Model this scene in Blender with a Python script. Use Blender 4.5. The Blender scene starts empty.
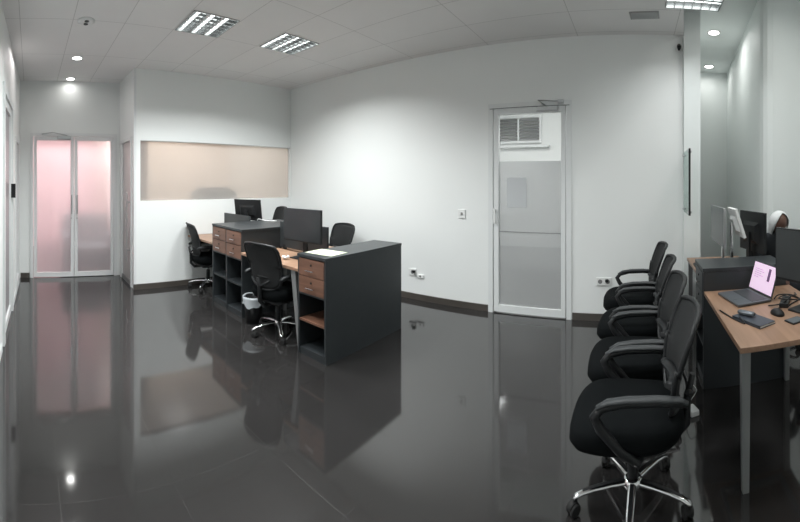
import bpy, bmesh, math, random
from math import sin, cos, pi, radians as R, atan2, sqrt
from mathutils import Vector, Matrix
random.seed(4)
SC = bpy.context.scene
COL = SC.collection

# ------------------------------------------------------------------ camera
CH = 1.5
cd = bpy.data.cameras.new('camera'); cam = bpy.data.objects.new('camera', cd); COL.objects.link(cam)
cam.location = (0, 0, CH); cam.rotation_euler = (pi/2, 0, 0)
cd.type = 'PANO'
cd.panorama_type = 'CENTRAL_CYLINDRICAL'
F = 385.0
cd.central_cylindrical_range_u_min = -635/F
cd.central_cylindrical_range_u_max = 165/F
cd.central_cylindrical_range_v_min = -340/F
cd.central_cylindrical_range_v_max = 182/F
cd.central_cylindrical_radius = 1.0
cd.clip_start = 0.02
SC.camera = cam

# ------------------------------------------------------------------ world, exposure
w = bpy.data.worlds.new('world'); SC.world = w; w.use_nodes = True
w.node_tree.nodes['Background'].inputs[0].default_value = (0.75, 0.82, 0.9, 1)
w.node_tree.nodes['Background'].inputs[1].default_value = 0.3
vs = SC.view_settings
vs.view_transform = 'Standard'; vs.look = 'None'; vs.gamma = 1; vs.exposure = -0.14
vs.use_curve_mapping = False
LOUVRE_W = 50      # each 4-cell office luminaire
DOWN_W = 2.2         # each small downlight
HALL_W = 6.5

def area(name, loc, size, power, color=(1, 1, 1), size_y=None, rot=(0, 0, 0), spread=180, shape=None):
    l = bpy.data.lights.new(name, 'AREA'); l.energy = power; l.color = color; l.size = size
    l.shape = shape or ('RECTANGLE' if size_y else 'SQUARE')
    if size_y: l.size_y = size_y
    l.spread = R(spread)
    o = bpy.data.objects.new(name, l); o.location = loc; o.rotation_euler = rot; COL.objects.link(o)
    return o

# ------------------------------------------------------------------ materials
def newmat(name):
    m = bpy.data.materials.new(name); m.use_nodes = True
    nt = m.node_tree; b = nt.nodes['Principled BSDF']
    return m, nt, b
def mat(name, c, rough=.5, metal=0., spec=.5, var=.0, vscale=8, bump=0., bscale=60, coat=0.):
    m, nt, b = newmat(name)
    b.inputs['Base Color'].default_value = (*c, 1); b.inputs['Roughness'].default_value = rough
    b.inputs['Metallic'].default_value = metal; b.inputs['Specular IOR Level'].default_value = spec
    b.inputs['Coat Weight'].default_value = coat
    tc = nt.nodes.new('ShaderNodeTexCoord')
    if var > 0:
        n = nt.nodes.new('ShaderNodeTexNoise'); n.inputs['Scale'].default_value = vscale; n.inputs['Detail'].default_value = 4
        mx = nt.nodes.new('ShaderNodeMix'); mx.data_type = 'RGBA'
        mx.inputs[6].default_value = (*[x*(1-var) for x in c], 1); mx.inputs[7].default_value = (*[min(1, x*(1+var)) for x in c], 1)
        nt.links.new(tc.outputs['Object'], n.inputs['Vector']); nt.links.new(n.outputs[0], mx.inputs[0]); nt.links.new(mx.outputs[2], b.inputs['Base Color'])
    if bump > 0:
        n2 = nt.nodes.new('ShaderNodeTexNoise'); n2.inputs['Scale'].default_value = bscale
        bp = nt.nodes.new('ShaderNodeBump'); bp.inputs['Strength'].default_value = bump; bp.inputs['Distance'].default_value = .01
        nt.links.new(tc.outputs['Object'], n2.inputs['Vector']); nt.links.new(n2.outputs[0], bp.inputs['Height']); nt.links.new(bp.outputs[0], b.inputs['Normal'])
    return m
def wood(name, c1, c2, axis='Y', rough=.45):
    m, nt, b = newmat(name)
    tc = nt.nodes.new('ShaderNodeTexCoord'); mp = nt.nodes.new('ShaderNodeMapping')
    mp.inputs['Scale'].default_value = {'Y': (9, .7, 9), 'X': (.7, 9, 9)}[axis]
    n = nt.nodes.new('ShaderNodeTexNoise'); n.inputs['Scale'].default_value = 3; n.inputs['Detail'].default_value = 8; n.inputs['Distortion'].default_value = .5
    n2 = nt.nodes.new('ShaderNodeTexVoronoi'); n2.inputs['Scale'].default_value = 1.1; n2.feature = 'F1'
    r = nt.nodes.new('ShaderNodeValToRGB'); r.color_ramp.elements[0].position = .3; r.color_ramp.elements[1].position = .7
    r.color_ramp.elements[0].color = (*c1, 1); r.color_ramp.elements[1].color = (*c2, 1)
    mx = nt.nodes.new('ShaderNodeMix'); mx.data_type = 'RGBA'; mx.blend_type = 'MULTIPLY'; mx.inputs[0].default_value = .14
    L = nt.links
    L.new(tc.outputs['Object'], mp.inputs[0]); L.new(mp.outputs[0], n.inputs['Vector']); L.new(mp.outputs[0], n2.inputs['Vector'])
    L.new(n.outputs[0], r.inputs[0]); L.new(r.outputs[0], mx.inputs[6]); bwn = nt.nodes.new('ShaderNodeRGBToBW'); L.new(n2.outputs['Color'], bwn.inputs[0]); L.new(bwn.outputs[0], mx.inputs[7])
    L.new(mx.outputs[2], b.inputs['Base Color']); b.inputs['Roughness'].default_value = rough
    return m
def tiles(name, base, line, tx, ty, ox, oy, lw, rough, spec=.5, var=.08, ior=1.5, plane='XY', linebump=0):
    """grid of square-edged tiles from world position"""
    m, nt, b = newmat(name); L = nt.links
    g = nt.nodes.new('ShaderNodeNewGeometry'); s = nt.nodes.new('ShaderNodeSeparateXYZ'); L.new(g.outputs['Position'], s.inputs[0])
    def mth(op, a, bb=None):
        k = nt.nodes.new('ShaderNodeMath'); k.operation = op
        for i, v in enumerate((a, bb)):
            if v is None: continue
            if isinstance(v, (int, float)): k.inputs[i].default_value = v
            else: L.new(v, k.inputs[i])
        return k.outputs[0]
    def ln(c, t, o):
        u = mth('DIVIDE', mth('SUBTRACT', c, o), t)
        f = mth('FRACT', u)
        return mth('LESS_THAN', mth('MINIMUM', f, mth('SUBTRACT', 1.0, f)), lw/t/2), mth('FLOOR', u)
    lx, ix = ln(s.outputs[0], tx, ox); ly, iy = ln(s.outputs[1], ty, oy)
    mask = mth('MAXIMUM', lx, ly)
    wn = nt.nodes.new('ShaderNodeTexWhiteNoise'); wn.noise_dimensions = '2D'
    cx = nt.nodes.new('ShaderNodeCombineXYZ'); L.new(ix, cx.inputs[0]); L.new(iy, cx.inputs[1]); L.new(cx.outputs[0], wn.inputs['Vector'])
    n = nt.nodes.new('ShaderNodeTexNoise'); n.inputs['Scale'].default_value = 3; n.inputs['Detail'].default_value = 6; L.new(g.outputs['Position'], n.inputs['Vector'])
    v = mth('ADD', mth('MULTIPLY', mth('SUBTRACT', wn.outputs[0], .5), var), mth('MULTIPLY', mth('SUBTRACT', n.outputs[0], .5), var*2))
    v = mth('ADD', v, 1.0)
    vm = nt.nodes.new('ShaderNodeVectorMath'); vm.operation = 'SCALE'; vm.inputs[0].default_value = base; L.new(v, vm.inputs['Scale'])
    mx = nt.nodes.new('ShaderNodeMix'); mx.data_type = 'RGBA'; L.new(mask, mx.inputs[0]); L.new(vm.outputs[0], mx.inputs[6]); mx.inputs[7].default_value = (*line, 1)
    L.new(mx.outputs[2], b.inputs['Base Color'])
    b.inputs['Roughness'].default_value = rough; b.inputs['Specular IOR Level'].default_value = spec; b.inputs['IOR'].default_value = ior
    L.new(mth('ADD', mth('MULTIPLY', mask, .12), rough), b.inputs['Roughness'])
    return m
def emit(name, c, s):
    m, nt, b = newmat(name); b.inputs['Base Color'].default_value = (*c, 1)
    b.inputs['Emission Color'].default_value = (*c, 1); b.inputs['Emission Strength'].default_value = s
    return m
def frosted(name, tint, rough=.35, diff=.25, dcol=(.6, .6, .6)):
    m = bpy.data.materials.new(name); m.use_nodes = True; nt = m.node_tree; nt.nodes.clear(); L = nt.links
    o = nt.nodes.new('ShaderNodeOutputMaterial')
    rf = nt.nodes.new('ShaderNodeBsdfRefraction'); rf.inputs['Color'].default_value = (*tint, 1); rf.inputs['Roughness'].default_value = rough; rf.inputs['IOR'].default_value = 1.3
    tl = nt.nodes.new('ShaderNodeBsdfTranslucent'); tl.inputs[0].default_value = (*tint, 1)
    df = nt.nodes.new('ShaderNodeBsdfDiffuse'); df.inputs[0].default_value = (*dcol, 1)
    gl = nt.nodes.new('ShaderNodeBsdfGlossy'); gl.inputs['Roughness'].default_value = .25; gl.inputs['Color'].default_value = (.9, .9, .9, 1)
    m1 = nt.nodes.new('ShaderNodeMixShader'); m1.inputs[0].default_value = .2; L.new(rf.outputs[0], m1.inputs[1]); L.new(tl.outputs[0], m1.inputs[2])
    m2 = nt.nodes.new('ShaderNodeMixShader'); m2.inputs[0].default_value = diff; L.new(m1.outputs[0], m2.inputs[1]); L.new(df.outputs[0], m2.inputs[2])
    fr = nt.nodes.new('ShaderNodeFresnel'); fr.inputs[0].default_value = 1.4
    m3 = nt.nodes.new('ShaderNodeMixShader'); L.new(fr.outputs[0], m3.inputs[0]); L.new(m2.outputs[0], m3.inputs[1]); L.new(gl.outputs[0], m3.inputs[2])
    L.new(m3.outputs[0], o.inputs[0])
    return m
def clearglass(name, tint=(.97, .97, .965), refl=.08):
    m = bpy.data.materials.new(name); m.use_nodes = True; nt = m.node_tree; nt.nodes.clear(); L = nt.links
    o = nt.nodes.new('ShaderNodeOutputMaterial')
    tr = nt.nodes.new('ShaderNodeBsdfTransparent'); tr.inputs[0].default_value = (*tint, 1)
    gl = nt.nodes.new('ShaderNodeBsdfGlossy'); gl.inputs['Roughness'].default_value = .03
    mx = nt.nodes.new('ShaderNodeMixShader'); mx.inputs[0].default_value = refl
    L.new(tr.outputs[0], mx.inputs[1]); L.new(gl.outputs[0], mx.inputs[2]); L.new(mx.outputs[0], o.inputs[0])
    return m
def meshfab(name, c, holes):
    m, nt, b = newmat(name); L = nt.links
    b.inputs['Base Color'].default_value = (*c, 1); b.inputs['Roughness'].default_value = .8
    tc = nt.nodes.new('ShaderNodeTexCoord'); mp = nt.nodes.new('ShaderNodeMapping'); mp.inputs['Rotation'].default_value = (0, 0, 0)
    v = nt.nodes.new('ShaderNodeTexVoronoi'); v.inputs['Scale'].default_value = 260; v.inputs['Randomness'].default_value = .15
    c2 = nt.nodes.new('ShaderNodeMath'); c2.operation = 'GREATER_THAN'; c2.inputs[1].default_value = holes
    L.new(tc.outputs['Object'], v.inputs['Vector']); L.new(v.outputs['Distance'], c2.inputs[0]); L.new(c2.outputs[0], b.inputs['Alpha'])
    return m
M = {}
M['wall'] = mat('white_wall_paint', (.80, .82, .81), .55, bump=.04, bscale=120)
M['wall_hall'] = mat('pale_hall_paint', (.78, .82, .81), .6)
M['trim_dark'] = mat('brown_grey_skirting', (.075, .066, .058), .3, var=.15, vscale=6)
M['floor'] = tiles('polished_dark_tile', (.027, .0258, .0255), (.025, .024, .0235), .61, .56, -1.79, 1.26, .003, .07, spec=.75, ior=1.62, var=.10)
M['ceiling'] = tiles('ceiling_tile', (.79, .785, .78), (.56, .555, .55), 1.04, .52, -3.74, 1.46, .007, .9, spec=.1, var=.03)
M['plaster'] = mat('plaster_ceiling', (.78, .82, .81), .85)
M['alu'] = mat('white_aluminium', (.72, .74, .74), .35, spec=.5)
M['alu_grey'] = mat('grey_leg_paint', (.21, .215, .215), .4)
M['chrome'] = mat('chrome', (.75, .75, .76), .12, metal=1)
M['steel'] = mat('brushed_steel', (.55, .56, .57), .3, metal=1)
M['dark'] = mat('charcoal_laminate', (.029, .034, .037), .38, var=.08, vscale=20)
M['dark_in'] = mat('charcoal_inside', (.02, .022, .024), .6)
M['wood_red'] = wood('reddish_brown_drawer_wood', (.135, .066, .042), (.215, .108, .070), 'X', .4)
M['wood_desk'] = wood('light_desk_wood', (.27, .160, .102), (.37, .228, .150), 'Y', .38)
M['fabric'] = mat('black_seat_fabric', (.005, .006, .0065), .95, spec=.08, bump=.3, bscale=400)
M['mesh'] = meshfab('black_mesh_fabric', (.0075, .0085, .009), .14)
M['plastic'] = mat('black_plastic', (.012, .013, .014), .45, spec=.35)
M['pad'] = mat('worn_arm_pad', (.038, .041, .043), .5, spec=.35)
M['rubber'] = mat('black_rubber', (.012, .012, .012), .7)
M['screen'] = mat('dark_screen', (.03, .033, .035), .22)
M['screen_pale'] = mat('pale_reflecting_screen', (.085, .095, .097), .3)  # room reflection put into the base colour as a paler grey
M['screen_mid'] = mat('mid_grey_screen', (.05, .055, .057), .3)
M['whiteplastic'] = mat('white_plastic', (.75, .76, .75), .4)
M['pale_patch'] = mat('pale_grey_patch', (.55, .57, .585), .7)
M['paper'] = mat('pale_paper', (.62, .67, .50), .8)
M['pulp'] = mat('white_tissue', (.8, .8, .78), .9, bump=.5, bscale=60)
M['bag'] = mat('milky_plastic_bag', (.42, .45, .47), .35)
M['grey_vent'] = mat('grey_vent', (.34, .34, .335), .6)
M['laptop'] = mat('laptop_grey', (.13, .145, .16), .35, metal=.4)
M['keys'] = mat('dark_keys', (.035, .04, .045), .5)
M['notebook'] = mat('slate_notebook', (.045, .055, .07), .5)
M['cloth_dark'] = mat('dark_clothing', (.02, .023, .027), .9)
M['scarf'] = mat('white_headscarf', (.78, .80, .80), .85, bump=.2, bscale=30)
M['skin'] = mat('brown_skin', (.12, .06, .042), .5)
M['pink'] = mat('pink_wall', (.88, .62, .65), .7)
M['beige'] = mat('beige_wall', (.80, .71, .64), .7)
M['greyblue'] = mat('grey_blue_upholstery', (.16, .18, .19), .8)
M['glass_door'] = frosted('frosted_door_glass', (.97, .95, .96), .42, .22, (.62, .6, .62))
M['glass_strip'] = frosted('frosted_partition_glass', (.97, .94, .91), .22, .3, (.60, .58, .56))
M['film'] = frosted('grey_privacy_film', (.95, .955, .965), .22, .45, (.76, .775, .79))
M['clear'] = clearglass('clear_glass')
M['sign_glass'] = clearglass('sign_glass', (.80, .85, .84), .12)
M['lamp'] = emit('lamp_lens', (1, .99, .96), 14)
M['tube'] = emit('tube_lamp', (.95, 1, .99), 4)
M['laptop_screen'] = emit('lit_laptop_screen', (.80, .60, .78), .42)
M['ink_grey'] = emit('screen_grey_text', (.48, .36, .5), .42)
M['ink_dark'] = emit('screen_dark_block', (.12, .06, .14), .3)
M['mirror'] = mat('louvre_aluminium', (.42, .43, .43), .25, metal=1)
M['eyewhite'] = mat('eye_white', (.7, .7, .68), .3)
M['lips'] = mat('lips', (.16, .05, .045), .4)

# ------------------------------------------------------------------ mesh builder
class MB:
    def __init__(s): s.v = []; s.f = []; s.sm = []; s.T = Matrix.Identity(4)
    def add(s, vs, fs, smooth=False):
        n = len(s.v); s.v += [tuple(s.T @ Vector(p)) for p in vs]
        s.f += [tuple(n+i for i in f) for f in fs]; s.sm += [smooth]*len(fs); return s
    def box(s, x0, x1, y0, y1, z0, z1, b=0.0):
        if b <= 0:
            vs = [(x, y, z) for x in (x0, x1) for y in (y0, y1) for z in (z0, z1)]
            return s.add(vs, [(0, 1, 3, 2), (4, 6, 7, 5), (0, 4, 5, 1), (2, 3, 7, 6), (0, 2, 6, 4), (1, 5, 7, 3)])
        bm = bmesh.new(); bmesh.ops.create_cube(bm, size=1)
        for v in bm.verts: v.co = ((x0+x1)/2+v.co.x*(x1-x0), (y0+y1)/2+v.co.y*(y1-y0), (z0+z1)/2+v.co.z*(z1-z0))
        bmesh.ops.bevel(bm, geom=bm.edges[:], offset=b, segments=2, profile=.5, affect='EDGES')
        bm.verts.index_update()
        s.add([v.co[:] for v in bm.verts], [[v.index for v in f.verts] for f in bm.faces]); bm.free(); return s
    def hexa(s, bot, top):           # 4 + 4 corners, counter-clockwise
        return s.add(list(bot)+list(top), [(3, 2, 1, 0), (4, 5, 6, 7), (0, 1, 5, 4), (1, 2, 6, 5), (2, 3, 7, 6), (3, 0, 4, 7)])
    def prism(s, pts, z0, z1):
        n = len(pts)
        return s.add([(x, y, z0) for x, y in pts]+[(x, y, z1) for x, y in pts],
                     [tuple(range(n-1, -1, -1)), tuple(range(n, 2*n))]+[(i, (i+1) % n, n+(i+1) % n, n+i) for i in range(n)])
    def cyl(s, p, q, r0, r1=None, n=16, smooth=True):
        return s.tube([p, q], [r0, r0 if r1 is None else r1], n, smooth)
    def tube(s, pts, r, n=10, smooth=True, closed=False, flat=1.0):
        pts = [Vector(p) for p in pts]; m = len(pts)
        rr = r if isinstance(r, (list, tuple)) else [r]*m
        vs = []; up = None
        for i, p in enumerate(pts):
            if closed: t = pts[(i+1) % m]-pts[i-1]
            else: t = pts[min(i+1, m-1)]-pts[max(i-1, 0)]
            t.normalize()
            if up is None:
                up = Vector((0, 0, 1)) if abs(t.z) < .9 else Vector((0, 1, 0))
            a = t.cross(up); 
            if a.length < 1e-4: a = t.cross(Vector((1, 0, 0)))
            a.normalize(); b = a.cross(t).normalized()
            up = b
            for k in range(n):
                th = 2*pi*k/n; vs.append(tuple(p+a*cos(th)*rr[i]+b*sin(th)*rr[i]*flat))
        fs = []
        for i in range(m if closed else m-1):
            j = (i+1) % m
            for k in range(n): fs.append((i*n+k, i*n+(k+1) % n, j*n+(k+1) % n, j*n+k))
        s.add(vs, fs, smooth)
        if not closed:
            s.add(vs[:n], [tuple(range(n-1, -1, -1))]); s.add(vs[-n:], [tuple(range(n))])
        return s
    def lathe(s, prof, n=24, c=(0, 0, 0), sx=1, sy=1, p=2.0, smooth=True):   # prof (r,z); p: superellipse power
        vs = []
        for r, z in prof:
            for k in range(n):
                t = 2*pi*k/n; cx, cy = cos(t), sin(t)
                e = 2/p; x = math.copysign(abs(cx)**e, cx); y = math.copysign(abs(cy)**e, cy)
                vs.append((c[0]+x*r*sx, c[1]+y*r*sy, c[2]+z))
        fs = [(i*n+k, i*n+(k+1) % n, (i+1)*n+(k+1) % n, (i+1)*n+k) for i in range(len(prof)-1) for k in range(n)]
        s.add(vs, fs, smooth)
        s.add(vs[:n], [tuple(range(n-1, -1, -1))], smooth); s.add(vs[-n:], [tuple(range(n))], smooth)
        return s
    def sphere(s, c, rx, ry=None, rz=None, n=16, m=10):
        ry = ry or rx; rz = rz or rx
        vs = [(c[0], c[1], c[2]-rz)]
        for i in range(1, m):
            a = -pi/2+pi*i/m
            for k in range(n): t = 2*pi*k/n; vs.append((c[0]+rx*cos(a)*cos(t), c[1]+ry*cos(a)*sin(t), c[2]+rz*sin(a)))
        vs.append((c[0], c[1], c[2]+rz)); L = len(vs)-1
        fs = [(0, 1+(k+1) % n, 1+k) for k in range(n)]
        for i in range(m-2):
            for k in range(n): a = 1+i*n; fs.append((a+k, a+(k+1) % n, a+n+(k+1) % n, a+n+k))
        a = 1+(m-2)*n; fs += [(a+k, a+(k+1) % n, L) for k in range(n)]
        return s.add(vs, fs, True)
    def build(s, name, m, parent=None, label=None, kind=None):
        me = bpy.data.meshes.new(name); me.from_pydata(s.v, [], s.f)
        me.polygons.foreach_set('use_smooth', s.sm)
        bm = bmesh.new(); bm.from_mesh(me); bmesh.ops.remove_doubles(bm, verts=bm.verts, dist=1e-6)
        bmesh.ops.recalc_face_normals(bm, faces=bm.faces); bm.to_mesh(me); bm.free()
        me.materials.append(m)
        o = bpy.data.objects.new(name, me); COL.objects.link(o)
        if parent: o.parent = parent
        if label: o['label'] = label
        if kind: o['kind'] = kind
        return o
def tag(o, label=None, cat=None, group=None, kind=None):
    if label: o['label'] = label
    if cat: o['category'] = cat
    if group: o['group'] = group
    if kind: o['kind'] = kind
    return o
def empty(name, loc=(0, 0, 0), rz=0, label=None, cat=None, group=None, kind=None):
    o = bpy.data.objects.new(name, None); COL.objects.link(o); o.location = loc; o.rotation_euler.z = rz; o.empty_display_size = .1
    return tag(o, label, cat, group, kind)
def dup(o, parent=None):
    kids = list(o.children)
    c = o.copy(); COL.objects.link(c); c.parent = parent
    for k in kids: dup(k, c)
    return c
def place(o, loc, rz, label, group=None):
    o.location = loc; o.rotation_euler.z = rz; o['label'] = label
    if group: o['group'] = group
    return o
def struct(mb, name, m, label=None, parent=None):
    o = mb.build(name, m, parent)
    if not parent: tag(o, label, kind='structure')
    return o

# ------------------------------------------------------------------ the setting
D = 4.15          # back wall
XP = -5.17        # partition with the frosted strip
XD = -6.05        # glass double door wall
ZC = 3.09         # tile ceiling
ZH = 3.6          # tall plaster ceiling on the right
YW = 1.43         # passage wall beside the double door
def yl(x): return -.16-.036*(x+6.05)          # left wall line
def xr(y): return .873+.1236*y                # right wall line beyond the desks

struct(MB().prism([(-9.2, -1.6), (2.4, -1.6), (2.4, 7.6), (-9.2, 7.6)], -.12, 0), 'floor', M['floor'], 'polished dark grey floor of large tiles')
# tile ceiling with its irregular right edge
LUM = [(-3.48, 2.77), (-3.49, 1.72), (.52, 3.245), (-2.90, .90), (-.80, 1.70)]      # recessed luminaires, the last two unseen and added
cb = MB()
xs = sorted({-9.2, .77} | {x+d for x, y in LUM for d in (-.25, .25)}); ys = sorted({-1.3, 3.5} | {y+d for x, y in LUM for d in (-.25, .25)})
for i in range(len(xs)-1):
    for j in range(len(ys)-1):
        mx_, my_ = (xs[i]+xs[i+1])/2, (ys[j]+ys[j+1])/2
        if not any(abs(mx_-x) < .25 and abs(my_-y) < .25 for x, y in LUM): cb.box(xs[i], xs[i+1], ys[j], ys[j+1], ZC, ZC+.03)
cb.prism([(-9.2, 3.5), (.445, 3.5), (.53, 4.15), (.53, 4.2), (-9.2, 4.2)], ZC, ZC+.03)
struct(cb, 'ceiling', M['ceiling'], 'grey suspended tile ceiling')
struct(MB().prism([(-9.2, -1.6), (2.4, -1.6), (2.4, 7.6), (-9.2, 7.6)], ZH, ZH+.1), 'ceiling.001', M['plaster'], 'smooth plaster ceiling over the desks on the right')
# back wall: with the door opening
DX0, DX1, DZ = -1.655, -.69, 2.395
bw = MB().box(XP-.1, DX0, D, D+.12, 0, ZH).box(DX1, .53, D, D+.12, 0, ZH).box(DX0, DX1, D, D+.12, DZ, ZH)
struct(bw, 'wall_back', M['wall'], 'long white wall with the single glazed door')
# column beside the desks
struct(MB().prism([(.522, 4.08), (.70, 4.08), (.705, 4.3), (.53, 4.3)], 0, ZH), 'wall_column', M['wall_hall'], 'pale column at the right end of the white wall')
struct(MB().prism([(.60, 4.28), (.705, 4.28), (.80, 7.5), (.70, 7.5)], 0, ZH), 'wall_hall', M['wall_hall'], 'side wall of the recess behind the column')
struct(MB().box(.6, 2.3, 7.25, 7.4, 0, ZH), 'wall_far', M['wall_hall'], 'pale end wall of the recess')
struct(MB().prism([(1.392, 4.2), (1.39, 4.12), (1.405, 4.06), (1.44, 4.02), (1.50, 4.0), (2.25, 4.0), (2.25, 7.3), (xr(7.3), 7.3)], 0, ZH), 'wall_right', M['wall_hall'], 'tall pale wall behind the desks on the right')
struct(MB().box(2.1, 2.25, -1.5, 4.0, 0, ZH), 'wall_right_side', M['wall_hall'], 'pale side wall right of the desks')
# partition, with strip opening
SZ0, SZ1, SY0 = 1.235, 2.08, 1.52
pw = MB().box(XP-.1, XP, YW, D, 0, SZ0).box(XP-.1, XP, YW, D, SZ1, ZC).box(XP-.1, XP, YW, SY0, SZ0, SZ1).box(XP-.1, XP, 4.13, D, SZ0, SZ1)
struct(pw, 'wall_partition', M['wall'], 'white partition with a long frosted window strip')
# passage wall (glazed door in it) and double-door wall
G0, G1 = -5.95, -5.30
gw = MB().box(XD, G0, YW, YW+.1, 0, ZC).box(G1, XP-.1, YW, YW+.1, 0, ZC).box(G0, G1, YW, YW+.1, 2.15, ZC)
struct(gw, 'wall_passage', M['wall'], 'short white wall beside the glass double door')
ED0, ED1, EDZ = 0.0, 1.385, 2.27
ew = MB().box(XD-.1, XD, -.3, ED0, 0, ZC).box(XD-.1, XD, ED1, 1.6, 0, ZC).box(XD-.1, XD, ED0, ED1, EDZ, ZC)
struct(ew, 'wall_end', M['wall'], 'white end wall around the glass double door')
# left wall: openings for a door frame and a side light
def lwseg(mb, xa, xb, z0, z1, t0=0., t1=.12):
    return mb.hexa([(xa, yl(xa)-t1, z0), (xb, yl(xb)-t1, z0), (xb, yl(xb)-t0, z0), (xa, yl(xa)-t0, z0)],
                   [(xa, yl(xa)-t1, z1), (xb, yl(xb)-t1, z1), (xb, yl(xb)-t0, z1), (xa, yl(xa)-t0, z1)])
lw = MB()
lwseg(lw, -6.15, -5.75, 0, ZC); lwseg(lw, -5.75, -5.05, 2.1, ZC); lwseg(lw, -5.75, -5.05, 0, .1); lwseg(lw, -5.05, -4.55, 0, ZC)
lwseg(lw, -4.55, -3.5, 2.42, ZC); lwseg(lw, -3.5, 2.1, 0, ZH)
struct(lw, 'wall_left', M['wall'], 'white wall along the left edge')
struct(MB().box(.77, .82, -1.3, 3.5, ZC, ZH), 'trim_3', M['wall_hall'], 'upstand at the edge of the tile ceiling')
# neighbouring rooms seen through glass
struct(MB().box(-9.1, -9.0, -1.3, 4.2, 0, ZC), 'wall_lobby', M['pink'], 'pink wall beyond the double door')
struct(MB().box(-9.0, -6.15, -1.3, -1.2, 0, ZC), 'wall_lobby_side', M['pink'], 'pink side wall beyond the double door')
struct(MB().box(-9.0, XD-.1, 1.5, 1.6, 0, ZC), 'wall_lobby_right', M['beige'], 'beige wall of the next room')
struct(MB().box(-7.3, XP-.1, 4.16, 4.26, 0, ZC), 'wall_room', M['wall'], 'wall of the room behind the partition')
struct(MB().box(-7.4, -7.3, 2.3, 4.2, 0, ZC), 'wall_room_back', M['beige'], 'warm beige wall of the room behind the partition')
struct(MB().box(-3.2, -3.1, D+.12, 6.6, 0, ZH).box(.3, .4, D+.12, 6.6, 0, ZH).box(-3.2, .4, 6.5, 6.6, 0, ZH), 'wall_store', M['wall'], 'white walls of the room behind the glazed door')
# skirting
def skirt_back(mb, a, b): return mb.box(a, b, D-.014, D, 0, .075)
struct(skirt_back(MB(), XP, DX0-.01), 'baseboard_back', M['trim_dark'], 'dark skirting left of the glazed door')
struct(skirt_back(MB(), DX1+.01, .52), 'baseboard_back.001', M['trim_dark'], 'dark skirting right of the glazed door')
struct(MB().box(XP, XP+.014, YW-.012, D, 0, .075), 'baseboard_partition', M['trim_dark'], 'dark skirting along the partition')
struct(MB().box(XD, XD+.014, -.15, ED0-.01, 0, .075), 'baseboard_end', M['trim_dark'], 'short dark skirting beside the double door')
sk = MB(); lwseg(sk, -5.75, -4.58, 0, .07, -.012, 0); lwseg(sk, -3.4, 0, 0, .07, -.012, 0)
struct(sk, 'baseboard_left', M['alu'], 'pale skirting of the left wall')
struct(MB().box(XP-.004, XP+.006, YW-.006, YW+.03, .075, ZC).build('trim_1', M['alu']) and MB().box(XP-.02, XP+.006, SY0, 4.13, SZ1-.006, SZ1+.006), 'trim_2', M['steel'], 'thin metal edge over the frosted strip')
bpy.data.objects['trim_1']['kind'] = 'structure'; bpy.data.objects['trim_1']['label'] = 'white corner bead of the partition'
# frosted strip
wi = empty('window_1', (0, 0, 0), 0, 'long frosted window strip in the partition', kind='structure')
MB().box(XP-.055, XP-.045, SY0, 4.13, SZ0, SZ1).build('pane', M['glass_strip'], wi)

# single glazed door in the back wall
d1 = empty('door_1', ((DX0+DX1)/2, D, 0), 0, 'white framed glazed door with grey privacy film', kind='structure')
W = (DX1-DX0)/2
fr = MB().box(-W, -W+.055, -.02, .1, 0, DZ).box(W-.055, W, -.02, .1, 0, DZ).box(-W+.055, W-.055, -.019, .1, DZ-.05, DZ)
fr.build('door_frame', M['alu'], d1)
lf = MB().box(-W+.065, -W+.125, -.015, .03, .015, DZ-.062, .003).box(W-.115, W-.065, -.015, .03, .015, DZ-.062, .003)
lf.box(-W+.065, W-.065, -.014, .029, .015, .095).box(-W+.065, W-.065, -.014, .029, DZ-.125, DZ-.062)
leaf = lf.build('door_leaf', M['alu'], d1)
MB().box(-W+.12, W-.11, .004, .010, .09, DZ-.12).build('pane', M['clear'], leaf)
MB().box(-W+.122, W-.112, .0105, .013, .092, 1.735).build('privacy_film', M['film'], leaf)
MB().box(-.26, -.03, .0015, .003, 1.21, 1.55).build('pale_patch', M['pale_patch'], leaf)  # flat pale rectangle in front of the film
MB().box(-W+.122, W-.112, .0, .004, .93, .937).build('film_seam', M['alu_grey'], leaf)
h = MB().box(-W+.072, -W+.10, -.055, -.04, 1.02, 1.20, .005).box(-W+.078, -W+.094, -.045, -.01, 1.04, 1.06).box(-W+.078, -W+.094, -.045, -.01, 1.16, 1.18)
h.build('handle', M['whiteplastic'], leaf)
c = MB().box(.10, .34, -.065, -.015, DZ-.115, DZ-.065, .006)
cl = c.build('door_closer', M['steel'], d1)
MB().tube([(.20, -.04, DZ-.06), (.12, -.07, DZ+.0), (.36, -.05, DZ-.015)], .008, 8).box(.34, .40, -.07, -.0, DZ-.04, DZ, .003).build('closer_arm', M['steel'], cl)
MB().tube([(-W+.02, -.024, DZ-.056), (W-.02, -.024, DZ-.056)], .003, 6).build('seal', M['rubber'], d1)

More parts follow.
